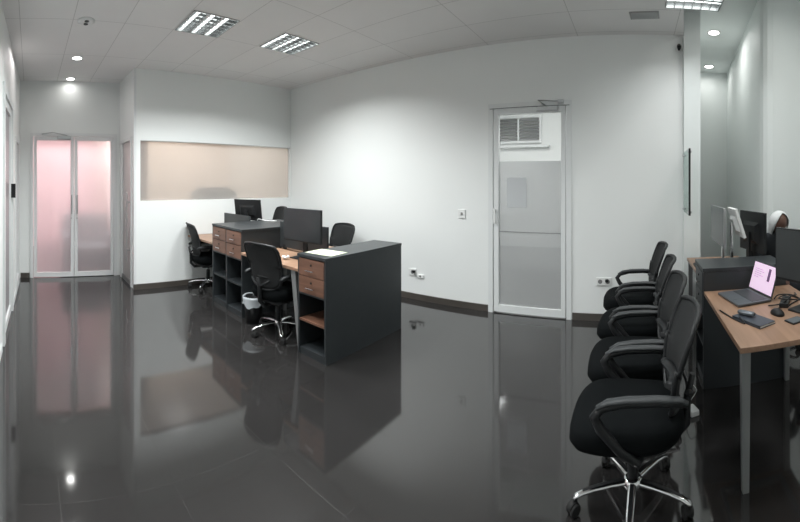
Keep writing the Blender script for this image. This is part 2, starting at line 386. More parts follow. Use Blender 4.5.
# glass double door
d2 = empty('door_2', (XD, 0, 0), 0, 'double glass door with frosted pink-lit panes', kind='structure')
MB().box(-.1, .02, ED0, ED0+.05, 0, EDZ).box(-.1, .02, ED1-.05, ED1, 0, EDZ).box(-.1, .019, ED0+.05, ED1-.05, EDZ-.05, EDZ).build('door_frame', M['alu'], d2)
mid = (ED0+ED1)/2
for a, b, hy in ((ED0+.055, mid-.004, mid-.045), (mid+.004, ED1-.055, mid+.045)):
    g = MB().box(-.03, .012, a, a+.05, .01, EDZ-.055, .003).box(-.03, .012, b-.05, b, .01, EDZ-.055, .003).box(-.029, .011, a, b, .01, .08).box(-.029, .011, a, b, EDZ-.115, EDZ-.055)
    lf = g.build('door_leaf', M['alu'], d2)
    MB().box(-.012, -.004, a+.045, b-.045, .075, EDZ-.11).build('pane', M['glass_door'], lf)
    MB().box(.04, .052, hy-.012, hy+.012, 1.0, 1.30, .004).box(.01, .045, hy-.008, hy+.008, 1.03, 1.05).box(.01, .045, hy-.008, hy+.008, 1.25, 1.27).build('handle', M['steel'], lf)
    MB().cyl((.012, hy, .93), (.022, hy, .93), .012).build('lock', M['steel'], lf)
cl = MB().box(.012, .055, .42, .64, EDZ-.10, EDZ-.05, .005).build('door_closer', M['steel'], d2)
MB().tube([(.035, .58, EDZ-.04), (.10, .35, EDZ+.0), (.03, .18, EDZ-.02)], .007, 8).build('closer_arm', M['steel'], cl)

# glazed door in the passage wall
d3 = empty('door_3', (0, YW, 0), 0, 'narrow glazed door seen edge-on beside the double door', kind='structure')
MB().box(G0, G0+.05, -.012, .1, 0, 2.15).box(G1-.05, G1, -.012, .1, 0, 2.15).box(G0+.05, G1-.05, -.011, .1, 2.10, 2.15).build('door_frame', M['alu'], d3)
MB().box(G0+.05, G1-.05, .02, .028, .06, 2.10).build('pane', M['glass_door'], d3)
MB().box(G0+.05, G1-.05, .0, .04, .0, .06).build('threshold', M['alu_grey'], d3)
MB().box(G1-.10, G1-.08, -.06, -.045, .35, 1.35, .004).box(G1-.097, G1-.083, -.05, .02, .5, .52).box(G1-.097, G1-.083, -.05, .02, 1.2, 1.22).build('handle', M['steel'], d3, label='long dark steel pull handle')
# left wall door and side light
d4 = empty('door_4', (0, 0, 0), 0, 'white framed door in the left wall', kind='structure')
f4 = MB(); lwseg(f4, -4.55, -4.47, 0, 2.42, -.02, .1); lwseg(f4, -3.58, -3.5, 0, 2.42, -.02, .1); lwseg(f4, -4.47, -3.58, 2.34, 2.42, -.019, .1)
f4.build('door_frame', M['alu'], d4)
f4 = MB(); lwseg(f4, -4.46, -4.38, .01, 2.33, 0, .05); lwseg(f4, -3.67, -3.59, .01, 2.33, 0, .05); lwseg(f4, -4.38, -3.67, .01, .1, 0, .05); lwseg(f4, -4.38, -3.67, 2.25, 2.33, 0, .05)
l4 = f4.build('door_leaf', M['alu'], d4)
f4 = MB(); lwseg(f4, -4.38, -3.67, .1, 2.25, .02, .03); f4.build('pane', M['glass_door'], l4)
f4 = MB(); lwseg(f4, -4.44, -4.40, 1.32, 1.48, -.05, -.0); f4.build('handle', M['plastic'], l4, label='black door handle')
w2 = empty('window_2', (0, 0, 0), 0, 'narrow frosted side light in the left wall', kind='structure')
f4 = MB(); lwseg(f4, -5.75, -5.70, .1, 2.1, -.012, .1); lwseg(f4, -5.10, -5.05, .1, 2.1, -.012, .1); lwseg(f4, -5.70, -5.10, 2.05, 2.1, -.011, .1); lwseg(f4, -5.70, -5.10, .1, .15, -.011, .1)
f4.build('window_frame', M['alu'], w2)
f4 = MB(); lwseg(f4, -5.70, -5.10, .15, 2.05, .03, .04); f4.build('pane', M['glass_door'], w2)
struct(MB().prism([(-5.9, -1.25), (2.1, -1.25), (2.1, -1.15), (-5.9, -1.15)], 0, ZC), 'wall_outer', M['pink'], 'pinkish wall beyond the left wall')

# ------------------------------------------------------------------ luminaires
def luminaire():
    t = empty('ceiling_light')
    s = .243
    hs = MB().box(-s, s, -s, s, .085, .095)
    for a in (-1, 1): hs.box(a*s-.006, a*s+.006, -s, s, -.004, .09).box(-s, s, a*s-.006, a*s+.006, -.004, .09)
    hs.build('housing', M['mirror'], t)
    for k in (-1, 0, 1):
        MB().cyl((-.235, k*.157, .040), (.235, k*.157, .040), .014, n=10).build('tube', M['tube'], t)
    for k in (-1, 1):
        MB().box(-s, s, k*.0785-.012, k*.0785+.012, 0, .03, .004).build('louvre_rail', M['mirror'], t)
    for k in (-2, -1, 0, 1, 2):
        MB().box(k*.081-.003, k*.081+.003, -s, s, .001, .026).build('louvre_blade', M['mirror'], t)
    return t
L0 = luminaire(); tag(L0, cat='ceiling light', group='square louvred ceiling lights')
spots = [(-3.48, 2.77, 0, 'square louvred light over the farther desks, second from the double door'),
         (-3.49, 1.72, 0, 'larger-looking square louvred light in the upper left of the tile ceiling'),
         (.52, 3.245, 0, 'square louvred light at the edge of the tile ceiling by the column'),
         (-2.90, .90, 0, 'unseen square louvred light added above the open floor in front of the drawer cabinets'),  # added out of view to light the left part of the room
         (-.80, 1.70, 0, 'unseen square louvred light added above the open floor beside the row of black chairs')]  # added out of view to light the back wall beside the door
for i, (x, y, a, lab) in enumerate(spots):
    o = L0 if i == 0 else dup(L0)
    place(o, (x, y, ZC-.004), a, lab); o['category'] = 'ceiling light'; o['group'] = 'square louvred ceiling lights'
    area('luminaire_light', (x, y, ZC-.012), .47, LOUVRE_W*(.22 if x > 0 else .6 if x == -.80 else 1), (.97, 1, 1), spread=146)
def downlight():
    t = empty('downlight')
    MB().lathe([(.058, -.004), (.075, -.008), (.082, -.004), (.083, 0), (.058, 0)], 28).build('trim_ring', M['whiteplastic'], t)
    MB().lathe([(.001, -.0045), (.058, -.0045), (.058, -.002), (.001, -.002)], 28).build('lens', M['lamp'], t)
    return t
DL = downlight()
dls = [(-4.90, .60, ZC, DOWN_W, 'round downlight in the tile ceiling nearer the room'),
       (-5.90, .62, ZC, DOWN_W*.3, 'round downlight in the tile ceiling nearer the glass double door'),
       (1.10, 5.30, ZH, HALL_W*1.0, 'round downlight in the plaster ceiling, nearer one'),
       (1.337, 6.87, ZH, HALL_W*.45, 'round downlight in the plaster ceiling, close to the end wall'),
       (1.5, 2.9, ZH, HALL_W*1.3, 'unseen round downlight added in the plaster ceiling above the seated person'),  # extra lamp out of view, added to brighten the right-hand walls
       (1.3, 2.0, ZH, HALL_W*1.8, 'unseen round downlight added in the plaster ceiling over the laptop desk'),  # extra unseen lamp, added to lift the wall behind the desks
       (1.3, .8, ZH, HALL_W, 'unseen round downlight added in the plaster ceiling before the front edge of the laptop desk')]  # another unseen lamp added for the right side
for i, (x, y, z, p, lab) in enumerate(dls):
    o = DL if i == 0 else dup(DL)
    place(o, (x, y, z), 0, lab); o['category'] = 'downlight'; o['group'] = 'round recessed downlights'
    if z > 3.3: o.scale = (1.25, 1.25, 1.25)
    area('downlight_light', (x, y, z-.012), .11, p, (1, .99, .96), spread=160, shape='DISK')
# lights of the neighbouring rooms
area('lobby_light', (-6.55, .6, ZC-.1), .35, 140, (1, .96, .96), size_y=1.6)
area('room_light', (-6.2, 2.7, ZC-.1), .35, 58, (1, .94, .89))
area('store_light', (-1.3, 4.55, ZC-.1), 1.4, 50, (1, 1, 1), size_y=.3)
area('outer_light', (-4.6, -.75, ZC-.1), .6, 14, (1, .92, .92), size_y=2.5)

# ceiling sensor, vent, wall camera
t = empty('smoke_detector', (-3.75, .55, ZC), 0, 'round white ceiling sensor with dark openings near the downlights', 'smoke detector')
MB().lathe([(.085, 0), (.085, -.012), (.06, -.02), (.001, -.02)][::-1], 24).build('base', M['whiteplastic'], t)
for k in (-.034, .034): MB().cyl((k, 0, -.0195), (k, 0, -.026), .022).build('sensor_eye', M['plastic'], t)
t = empty('ceiling_vent', (.09, 3.66, ZC), R(-6), 'small grey air grille in the tile ceiling near the column', 'vent')
MB().box(-.14, .14, -.08, .08, -.008, 0, .002).build('grille_frame', M['grey_vent'], t)
sl = MB()
for k in range(6): sl.box(-.125, .125, -.065+k*.024, -.050+k*.024, -.013, -.008)
sl.build('slats', M['steel'], t)
t = empty('security_camera', (.475, 4.14, 2.96), 0, 'tiny black camera high on the wall beside the column', 'camera')
MB().box(-.012, .012, -.005, .01, -.035, .035, .003).build('bracket', M['plastic'], t)
MB().cyl((0, 0, .01), (-.005, -.06, -.03), .024, .02).build('housing', M['plastic'], t)

# louvred window of the room behind the glazed door
t = empty('window_3', (-2.02, 6.48, 2.42), 0, 'grey louvred window high in the room behind the glazed door', kind='structure')
MB().box(-.38, .38, -.029, .01, .20, .24).box(-.38, .38, -.029, .01, -.24, -.20).box(-.42, -.38, -.03, .01, -.24, .24).box(.38, .42, -.03, .01, -.24, .24).box(-.015, .015, -.03, .01, -.20, .20).build('window_frame', M['alu'], t)
sl = MB()
for k in range(7): sl.hexa([(-.38, -.025, -.195+k*.056), (.38, -.025, -.195+k*.056), (.38, -.02, -.195+k*.056), (-.38, -.02, -.195+k*.056)], [(-.38, .0, -.145+k*.056), (.38, 0, -.145+k*.056), (.38, .005, -.145+k*.056), (-.38, .005, -.145+k*.056)])
sl.build('slats', M['alu_grey'], t)
MB().box(-.5, .56, -.09, .01, -.32, -.28).build('window_sill', M['alu'], t)

# sockets and switches
def plate(name, x, z, w, hgt, label, plug=False, cat='socket', knob=False):
    t = empty(name, (x, D, z), 0, label, cat)
    MB().box(-w/2, w/2, -.014, 0, -hgt/2, hgt/2, .003).build('plate', M['whiteplastic'], t)
    if knob: MB().box(-.013, .013, -.019, -.013, -.018, .018, .002).build('rocker', M['alu_grey'], t)
    else:
        for k in ((-.25, .25) if w > .12 else (0,)):
            MB().cyl((k*w, -.0142, 0), (k*w, -.0155, 0), hgt*.28, n=16).build('socket_face', M['alu_grey'], t)
    if plug: 
        p = MB().box(.015, .05, -.05, -.014, -.0, .03, .006)
        p.build('plug', M['plastic'], t)
    return t
plate('light_switch', -2.0, 1.12, .095, .105, 'white square light switch on the wall left of the glazed door', cat='light switch', knob=True)
plate('wall_socket', -2.70, .345, .11, .085, 'white socket with a black plug low on the wall beside the near cabinet', plug=True)
plate('wall_socket', -2.58, .305, .10, .045, 'flat white socket plate just right of the socket with the plug')
plate('wall_socket', -.335, .425, .165, .085, 'white double socket low on the wall behind the row of chairs', plug=True)

# glass sign beside the column
t = empty('glass_sign', (.52, 4.07, 1.19), atan2(-.02, .57), 'upright glass panel with a dark edge projecting from the column', 'sign')
MB().box(-.004, .004, -.56, 0, 0, .62).build('glass_panel', M['sign_glass'], t)
MB().box(-.009, .009, -.572, -.558, -.0, .62).build('edge_strip', M['plastic'], t, label='dark edge strip')
for y in (-.03, -.55):
    for z in (.03, .59): MB().cyl((-.018, y, z), (.018, y, z), .012).build('standoff', M['steel'], t)

# ------------------------------------------------------------------ office chair (faces +Y)
def chair(lift=0.):
    t = empty('office_chair'); t['category'] = 'chair'
    # seat cushion: rounded, waterfall front
    n = 40; prof = [(.02, .0), (.75, 0), (.93, .014), (1, .05), (.99, .085), (.94, .105), (.8, .117), (.5, .120), (.2, .118), (.02, .117)]
    vs = []
    for r, z in prof:
        for k in range(n):
            a = 2*pi*k/n; cx, cy = cos(a), sin(a); e = 2/3.4
            x = math.copysign(abs(cx)**e, cx)*r*.245; y = math.copysign(abs(cy)**e, cy)*r*.25
            if y < 0: x *= 1-.10*(-y/.25)
            dz = -.035*max(0, (y-.12)/.13)**2 + .012*(x/.245)**2 + (.015*max(0, (-y-.1)/.15))
            vs.append((x, y*1.04+.025, .355+z+dz))
    m = MB(); m.add(vs, [(i*n+k, i*n+(k+1) % n, (i+1)*n+(k+1) % n, (i+1)*n+k) for i in range(len(prof)-1) for k in range(n)], True)
    m.add(vs[:n], [tuple(range(n))], True); m.add(vs[-n:], [tuple(range(n))], True)
    m.build('seat', M['fabric'], t)
    MB().lathe([(.03, .335), (.16, .338), (.19, .35), (.2, .362), (.03, .362)], 28, p=3).build('seat_pan', M['plastic'], t)
    MB().box(-.07, .07, -.10, .10, .30, .345, .012).build('tilt_mechanism', M['plastic'], t)
    MB().tube([(.06, .03, .32), (.16, .05, .317), (.25, .06, .315)], [.006, .006, .011], 8).build('tilt_lever', M['plastic'], t)
    MB().lathe([(.014, .24), (.014, .31), (.001, .31)], 16).build('gas_lift', M['chrome'], t)
    MB().lathe([(.026, .09), (.026, .25), (.020, .27), (.012, .27)], 18).build('lift_cover', M['plastic'], t)
    # star base
    MB().lathe([(.03, .075), (.045, .08), (.046, .12), (.036, .135), (.028, .135)], 20).build('hub', M['chrome'], t)
    for k in range(5):
        a = 2*pi*k/5+pi/2+.25; u = Vector((cos(a), sin(a), 0)); v = Vector((-sin(a), cos(a), 0))
        lg = MB()
        P = [(.03, .113, .022, .015), (.10, .112, .021, .014), (.18, .103, .018, .012), (.235, .090, .016, .011), (.265, .078, .017, .010), (.28, .070, .012, .008)]
        vs = []
        for d, z, w, hh in P:
            for q in range(10):
                th = 2*pi*q/10; p = u*d+v*cos(th)*w; vs.append((p.x, p.y, z+sin(th)*hh))
        lg.add(vs, [(i*10+q, i*10+(q+1) % 10, (i+1)*10+(q+1) % 10, (i+1)*10+q) for i in range(5) for q in range(10)], True)
        lg.add(vs[-10:], [tuple(range(10))])
        leg = lg.build('leg', M['chrome'], t)
        ins = MB(); vs = []
        for d, z, w, hh in P[:4]:
            for sgn in (-1, 1): p = u*d+v*sgn*w*.45; vs.append((p.x, p.y, z+hh+.0008-.001))
        ins.add(vs, [(0, 1, 3, 2), (2, 3, 5, 4), (4, 5, 7, 6)])
        ins.build('inlay', M['plastic'], leg)
        # caster
        b = a+[.6, -1.1, 2.2, 1.0, -.5][k]; cu = Vector((cos(b), sin(b), 0)); cv = Vector((-sin(b), cos(b), 0))
        c0 = u*.266+Vector((0, 0, .027)); cw = c0+cu*.014
        cm = MB()
        for sgn in (-1, 1): 
            p0 = cw+cv*sgn*.008; p1 = cw+cv*sgn*.024
            cm.tube([p0, p0+cv*sgn*.002, p1-cv*sgn*.003, p1], [.024, .027, .027, .022], 18)
        cm.tube([cw-cv*.014+Vector((0, 0, .008)), cw+cv*.014+Vector((0, 0, .008))], .026, 14)
        cm.tube([c0+Vector((0, 0, .02)), c0+Vector((0, 0, .052))], .009, 8)
        cm.build('caster', M['rubber'], leg)
    # backrest: curved panel leaning back, wider at the top
    def bp(u, v):      # u -1..1 across, v 0..1 up
        hw = .185+.045*sin(min(1, v*1.15)*pi/2)
        rr = 1-.12*max(0, (v-.84)/.16)**2.4-.30*max(0, (.14-v)/.14)**2
        x = u*hw*rr
        y = -.205-.095*v-.028*sin(v*pi*1.0)*-1+.045*(abs(u)**2.0)
        z = .475+.445*v-.02*abs(u)**3*(1 if v > .5 else -1)
        return x, y, z
    nu, nv = 14, 16
    def panel(off, name, mt, par, u0=-1., u1=1., v0=0., v1=1.):
        m = MB(); vs = []
        for s_ in (0, 1):
            for j in range(nv+1):
                for i in range(nu+1):
                    x, y, z = bp(u0+(u1-u0)*i/nu, v0+(v1-v0)*j/nv); vs.append((x, y-off*s_, z))
        N = (nu+1)*(nv+1); fs = []
        for j in range(nv):
            for i in range(nu):
                a = j*(nu+1)+i; fs.append((a, a+1, a+nu+2, a+nu+1)); fs.append((N+a, N+a+nu+1, N+a+nu+2, N+a+1))
        rim = [i for i in range(nu+1)]+[j*(nu+1)+nu for j in range(1, nv+1)]+[nv*(nu+1)+i for i in range(nu-1, -1, -1)]+[j*(nu+1) for j in range(nv-1, 0, -1)]
        for q in range(len(rim)): a, b = rim[q], rim[(q+1) % len(rim)]; fs.append((a, b, N+b, N+a))
        m.add(vs, fs, True); return m.build(name, mt, par)
    back = panel(.008, 'backrest', M['mesh'], t, -.97, .97, .02, .98)
    ed = []
    for i in range(14): ed.append(bp(-1+2*i/14, 0))
    for j in range(18): ed.append(bp(1, j/18))
    for i in range(14): ed.append(bp(1-2*i/14, 1))
    for j in range(18): ed.append(bp(-1, 1-j/18))
    MB().tube([(x, y-.004, z) for x, y, z in ed], .0125, 8, closed=True).build('back_frame', M['plastic'], t)
    MB().tube([(x*.62, y+.012, z) for x, y, z in [bp(-1+2*i/10, .27-.0*i) for i in range(11)]], [.02]+[.03]*9+[.02], 10, flat=.55).build('lumbar_pad', M['plastic'], t)
    MB().tube([(0, -.08, .32), (0, -.20, .318), (0, -.25, .37), (0, -.255, .50), (0, -.28, .60)], [.02, .024, .024, .022, .016], 10, flat=.8).build('back_support', M['plastic'], t)
    MB().tube([(-.12, -.238, .58), (-.06, -.262, .54), (0, -.262, .52), (.06, -.262, .54), (.12, -.238, .58)], .012, 8).build('back_brace', M['plastic'], t)
    # armrests
    for s_ in (-1, 1):
        X = s_*.243
        pad = MB().tube([(X, -.225, .602), (X, -.19, .618), (X, -.10, .625), (X, .02, .623), (X, .10, .612), (X, .145, .588)], [.014, .021, .024, .024, .022, .016], 12, flat=.52)
        ar = pad.build('armrest', M['pad'], t)
        MB().tube([(X, -.225, .595), (X, -.10, .608), (X, .04, .606), (X, .125, .588), (X, .155, .55), (X*.99, .13, .50), (X*1.0, .05, .415), (X*.96, -.02, .36), (X*.72, -.04, .345), (X*.3, -.04, .345)], [.012, .014, .016, .019, .021, .021, .020, .018, .013, .012], 10).build('arm_support', M['plastic'], ar)
    return t
C0 = chair()
row = [(-.01, 1.79, R(90), 'black office chair nearest the camera in the row of four'),
       (.0, 2.345, R(92), 'black office chair second from the front in the row of four'),
       (.0, 2.94, R(88), 'black office chair third from the front in the row of four'),
       (-.01, 3.58, R(93), 'black office chair at the far end of the row, by the wall socket')]
for i, (x, y, a, lab) in enumerate(row):
    o = C0 if i == 0 else dup(C0)
    place(o, (x, y, 0), a, lab, 'row of black chairs facing the desks')
isl = [(-3.06, 2.30, R(9), 'black mesh office chair pushed under the wooden desk by the near cabinet'),
       (-4.88, 2.43, R(-10), 'black mesh office chair at the farther desk beside the white partition'),
       (-3.68, 3.62, R(172), 'black mesh chair on the far side of the desks, behind the near cabinet'),
       (-4.86, 3.42, R(165), 'black chair on the far side behind the tilted monitor')]
for i, (x, y, a, lab) in enumerate(isl):
    o = dup(C0); place(o, (x, y, 0), a, lab, 'black mesh chairs around the desk island')
    if i == 3: o.scale = (1, 1, 1.2)
o = dup(C0); place(o, (1.350, 3.42, 0), R(180), 'black office chair the seated person uses, behind the monitors', 'chairs')

# ------------------------------------------------------------------ cabinets
def cabinet(w, dp, hgt, wood_shelf=True, shelves=(.5,), dm='wood_red'):
    """front faces -Y at y=0"""
    t = empty('side_cabinet'); t['category'] = 'cabinet'
    b = MB(); k = .018
    b.box(0, k, 0, dp, 0, hgt-.025).box(w-k, w, 0, dp, 0, hgt-.025).box(k, w-k, dp-k, dp, 0, hgt-.025).box(k, w-k, .01, dp-k, .0, .06)
    b.build('body', M['dark'], t)
    MB().box(-.004, w+.004, -.006, dp+.002, hgt-.025, hgt, .002).build('top', M['dark'], t)
    MB().box(k, w-k, .38, .395, .06, hgt-.025).build('inner_back', M['dark_in'], t)
    dh = .15; z1 = hgt-.03
    for q in range(2):
        za, zb = z1-(q+1)*dh, z1-q*dh-.006
        d = MB().box(k+.002, w-k-.002, -.004, .016, za, zb, .0015).build('drawer', M[dm], t)
        hz = (za+zb)/2-.02
        MB().box(w/2-.05, w/2+.05, -.032, -.024, hz-.005, hz+.005, .002).box(w/2-.045, w/2-.037, -.026, -.003, hz-.004, hz+.004).box(w/2+.037, w/2+.045, -.026, -.003, hz-.004, hz+.004).build('handle', M['chrome'], d)
        MB().cyl((w/2, -.004, hz+.045), (w/2, -.010, hz+.045), .009).build('lock', M['plastic'], d)
    zb = z1-2*dh
    MB().box(k, w-k, .0, .38, zb-.016, zb-.002).build('rail', M['dark'], t)
    for f_ in shelves:
        z = .06+(zb-.06)*f_
        MB().box(k, w-k, .004, .378, z-.009, z+.009).build('shelf', M['wood_red'] if wood_shelf else M['dark'], t)
    return t
c = cabinet(.353, 1.07, .874); place(c, (-2.608, 2.176, 0), 0, 'dark grey side cabinet with two brown drawers nearest the camera', 'charcoal drawer cabinets')
c = cabinet(.365, 1.04, .975, False); place(c, (-3.968, 2.21, 0), 0, 'dark farther cabinet with brown drawers, its long side towards the near desk', 'charcoal drawer cabinets')
c2 = dup(c); place(c2, (-4.344, 2.225, 0), 0, 'dark farther cabinet with brown drawers, next to the desk by the partition', 'charcoal drawer cabinets')
c = cabinet(.35, .64, .874, False, dm='dark'); place(c, (.492, 3.09, 0), R(-90), 'dark cabinet standing behind the laptop between the two right-hand desks', 'charcoal drawer cabinets')

# ------------------------------------------------------------------ desks
def desk(x0, x1, y0, y1, z, label, group, corner_legs=((0, 0), (1, 0), (0, 1), (1, 1)), inset=.02):
    t = empty('desk', ((x0+x1)/2, (y0+y1)/2, 0), 0, label, 'desk', group)
    w, dp = (x1-x0)/2, (y1-y0)/2
    MB().box(-w, w, -dp, dp, z-.028, z, .002).build('desktop', M['wood_desk'], t)
    a = MB().box(-w+.125, w-.125, -dp+.10, -dp+.13, z-.065, z-.028).box(-w+.125, w-.125, dp-.13, dp-.10, z-.065, z-.028).box(-w+.10, -w+.125, -dp+.10, dp-.10, z-.065, z-.028).box(w-.125, w-.10, -dp+.10, dp-.10, z-.065, z-.028)
    a.build('under_frame', M['alu_grey'], t)
    for (i, j) in corner_legs:
        sx = -1 if i == 0 else 1; sy = -1 if j == 0 else 1
        cx, cy = sx*(w-.032), sy*(dp-.032); b = .022; e = .016
        MB().hexa([(cx-e, cy-e, 0), (cx+e, cy-e, 0), (cx+e, cy+e, 0), (cx-e, cy+e, 0)], [(cx-b, cy-b, z-.03), (cx+b, cy-b, z-.03), (cx+b, cy+b, z-.03), (cx-b, cy+b, z-.03)]).build('leg', M['alu_grey'], t)
    return t
G1_ = 'wooden desks of the island'; G2_ = 'wooden desks on the right'
dk = desk(-3.596, -2.614, 2.19, 2.70, .73, 'wooden desk between the near and farther cabinets', G1_, ())
desk(-3.596, -2.614, 2.74, 3.25, .73, 'wooden desk on the far side of the low divider, behind the near cabinet', G1_)
desk(-5.14, -4.355, 2.23, 2.78, .73, 'wooden desk next to the white partition', G1_, ((0, 1),))
desk(-5.14, -4.355, 2.82, 3.21, .73, 'far-side wooden desk next to the white partition', G1_)
desk(.495, 1.155, 1.76, 2.735, .71, 'wooden desk with grey legs holding the open laptop', G2_, ((0, 0), (1, 0), (1, 1)))
desk(.54, 1.09, 3.10, 3.98, .71, 'wooden desk beyond the dark cabinet, holding three monitors', G2_, ((1, 0), (0, 1), (1, 1)))
for k in (-1, 1):
    MB().hexa([(k*.475-.02, -.235, 0), (k*.475+.02, -.235, 0), (k*.475+.02, -.20, 0), (k*.475-.02, -.20, 0)] if k > 0 else [(k*.45-.02, .20, 0), (k*.45+.02, .20, 0), (k*.45+.02, .235, 0), (k*.45-.02, .235, 0)],
              [(k*.385-.032, -.235, .70), (k*.385+.032, -.235, .70), (k*.385+.032, -.20, .70), (k*.385-.032, -.20, .70)] if k > 0 else [(k*.45-.025, .20, .70), (k*.45+.025, .20, .70), (k*.45+.025, .235, .70), (k*.45-.025, .235, .70)]).build('leg', M['alu_grey'], dk)
# dividers
for x0, x1, yy, lab in ((-3.59, -2.80, 2.735, 'low dark desk divider behind the wooden desk nearest the camera'), (-5.06, -4.36, 2.80, 'low dark desk divider behind the tilted monitor')):
    t = empty('desk_divider', ((x0+x1)/2, yy, .73), 0, lab, 'divider', 'low desk dividers'); w = (x1-x0)/2
    MB().box(-w, w, -.012, .012, .02, .31, .003).build('panel', M['dark'], t)
    for k in (-1, 1): MB().box(k*w*.8-.02, k*w*.8+.02, -.014, .014, 0, .05).build('foot', M['plastic'], t)

# ------------------------------------------------------------------ monitors (screen faces -Y)
def monitor(w, hgt, zc, matscreen=None, tilt=0., bz=.008, backm=None, stand=None, base=(.12, .09)):
    t = empty('monitor'); t['category'] = 'monitor'
    ms = matscreen or M['screen']; bmn = backm or M['plastic']; st = stand or M['plastic']
    T = Matrix.Translation((0, 0, zc)) @ Matrix.Rotation(tilt, 4, 'X')
    m = MB(); m.T = T; m.box(-w/2, w/2, -.012, .012, -hgt/2, hgt/2, .003)
    m.hexa([(-w*.3, .01, -hgt*.3), (w*.3, .01, -hgt*.3), (w*.3, .01, hgt*.25), (-w*.3, .01, hgt*.25)][::-1], [(-w*.22, .04, -hgt*.2), (w*.22, .04, -hgt*.2), (w*.22, .04, hgt*.16), (-w*.22, .04, hgt*.16)][::-1])
    sh = m.build('housing', bmn, t)
    m = MB(); m.T = T; m.box(-w/2+bz, w/2-bz, -.0135, -.011, -hgt/2+bz*2, hgt/2-bz); m.build('screen', ms, t)
    m = MB(); m.box(-.028, .028, .035, .055, .01, zc, .004); m.build('stand', st, t)
    m = MB(); m.box(-base[0], base[0], -base[1]+.03, base[1]+.03, 0, .012, .003); m.build('base', st, t)
    return t
m = monitor(.53, .33, .335); place(m, (-2.93, 2.50, .73), R(4), 'dark monitor on the wooden desk by the near cabinet', 'black office monitors')
m2 = monitor(.48, .30, .37, tilt=R(-8)); place(m2, (-4.68, 2.97, .73), R(198), 'dark tilted monitor on the desk beside the frosted strip', 'black office monitors')
m = monitor(.53, .33, .405, M['screen_pale'], backm=M['steel'], stand=M['steel'], bz=.002, base=(.085, .07)); place(m, (.745, 3.40, .71), R(-90), 'monitor with a pale grey screen beyond the dark cabinet', 'black office monitors')
m = monitor(.45, .36, .34, base=(.10, .05)); place(m, (1.06, 3.36, .71), R(102.5), 'black monitor seen from behind, in front of the seated person', 'black office monitors')
m = monitor(.535, .33, .33, M['screen_mid']); place(m, (1.02, 2.10, .71), R(-63.9), 'large dark monitor at the right edge of the picture', 'black office monitors')
m = monitor(.27, .26, .44, tilt=R(-18), backm=M['whiteplastic'], stand=M['chrome'], base=(.045, .035)); place(m, (.875, 3.24, .71), R(90), 'small white-backed display on a silver stand between the monitors', 'monitors')

# ------------------------------------------------------------------ laptop
t = empty('laptop', (.846, 2.53, .71), atan2(.061, .28)-pi/2, 'open grey laptop with a lit pinkish screen', 'laptop')
# local: hinge along x, keyboard towards -y, screen faces -y
MB().box(-.155, .155, -.245, 0, .004, .018, .003).build('base', M['laptop'], t)
MB().box(-.135, .135, -.135, -.025, .018, .0195).build('keyboard', M['keys'], t)
MB().box(-.045, .045, -.225, -.15, .018, .0188).build('touchpad', M['laptop'], t)
T = Matrix.Translation((0, .002, .018)) @ Matrix.Rotation(R(-17), 4, 'X')
m = MB(); m.T = T; m.box(-.155, .155, -.004, .004, 0, .212, .002); lid = m.build('lid', M['keys'], t)
m = MB(); m.T = T; m.box(-.146, .146, -.0052, -.004, .014, .200); m.build('screen', M['laptop_screen'], lid)
m = MB(); m.T = T
for k in range(5): m.box(-.115, -.115+[.10, .12, .085, .11, .06][k], -.0060, -.0052, .155-k*.014, .160-k*.014)
m.build('text', M['ink_grey'], lid)
m = MB(); m.T = T; m.box(.055, .085, -.0060, -.0052, .095, .180); m.build('toolbar', M['ink_dark'], lid)
# notebook with a glasses case
t = empty('notebook', (.662, 2.085, .71), R(25.5), 'slate coloured notebook lying before the laptop', 'notebook')
MB().box(-.06, .06, -.115, .115, 0, .003).box(-.06, .06, -.115, .115, .013, .016).box(-.06, -.057, -.115, .115, 0, .016).build('cover', M['notebook'], t)
MB().box(-.056, .057, -.112, .112, .003, .013).build('pages', M['whiteplastic'], t)
o = MB().tube([(-.0, .085, .017), (0, .07, .017), (0, -.01, .017), (0, -.025, .017)], [.012, .018, .018, .012], 14, flat=.8).build('spectacle_case', M['laptop']); o.location = (.655, 2.11, .726); o.rotation_euler.z = R(42)
tag(o, 'rounded grey case lying on the slate notebook', 'case')
# computer mouse, cables, adapter, tablet
o = MB().lathe([(.02, 0), (.98, .0), (1, .008), (.9, .02), (.6, .031), (.2, .035), (.02, .0352)], 20, sx=.03, sy=.052, p=2.4).build('computer_mouse', M['plastic']); o.location = (.83, 2.14, .71); o.rotation_euler.z = R(20)
tag(o, 'black mouse on the desk beside the slate notebook', 'mouse')
t = empty('power_strip', (.95, 2.31, .71), R(60), 'black power strip under the tangle of cables', 'power strip')
MB().box(-.09, .09, -.028, .028, 0, .03, .005).build('body', M['plastic'], t)
for k in range(3): MB().cyl((-.055+k*.055, 0, .03), (-.055+k*.055, 0, .032), .018).build('outlet', M['dark_in'], t)
def curl(pts, n=8):
    pts = [Vector(p) for p in pts]; out = []
    for i in range(len(pts)-1):
        p0, p1, p2, p3 = pts[max(i-1, 0)], pts[i], pts[i+1], pts[min(i+2, len(pts)-1)]
        for k in range(n):
            s_ = k/n; out.append(.5*((2*p1)+(p2-p0)*s_+(2*p0-5*p1+4*p2-p3)*s_*s_+(3*p1-p0-3*p2+p3)*s_**3))
    out.append(pts[-1]); return out
z = .715
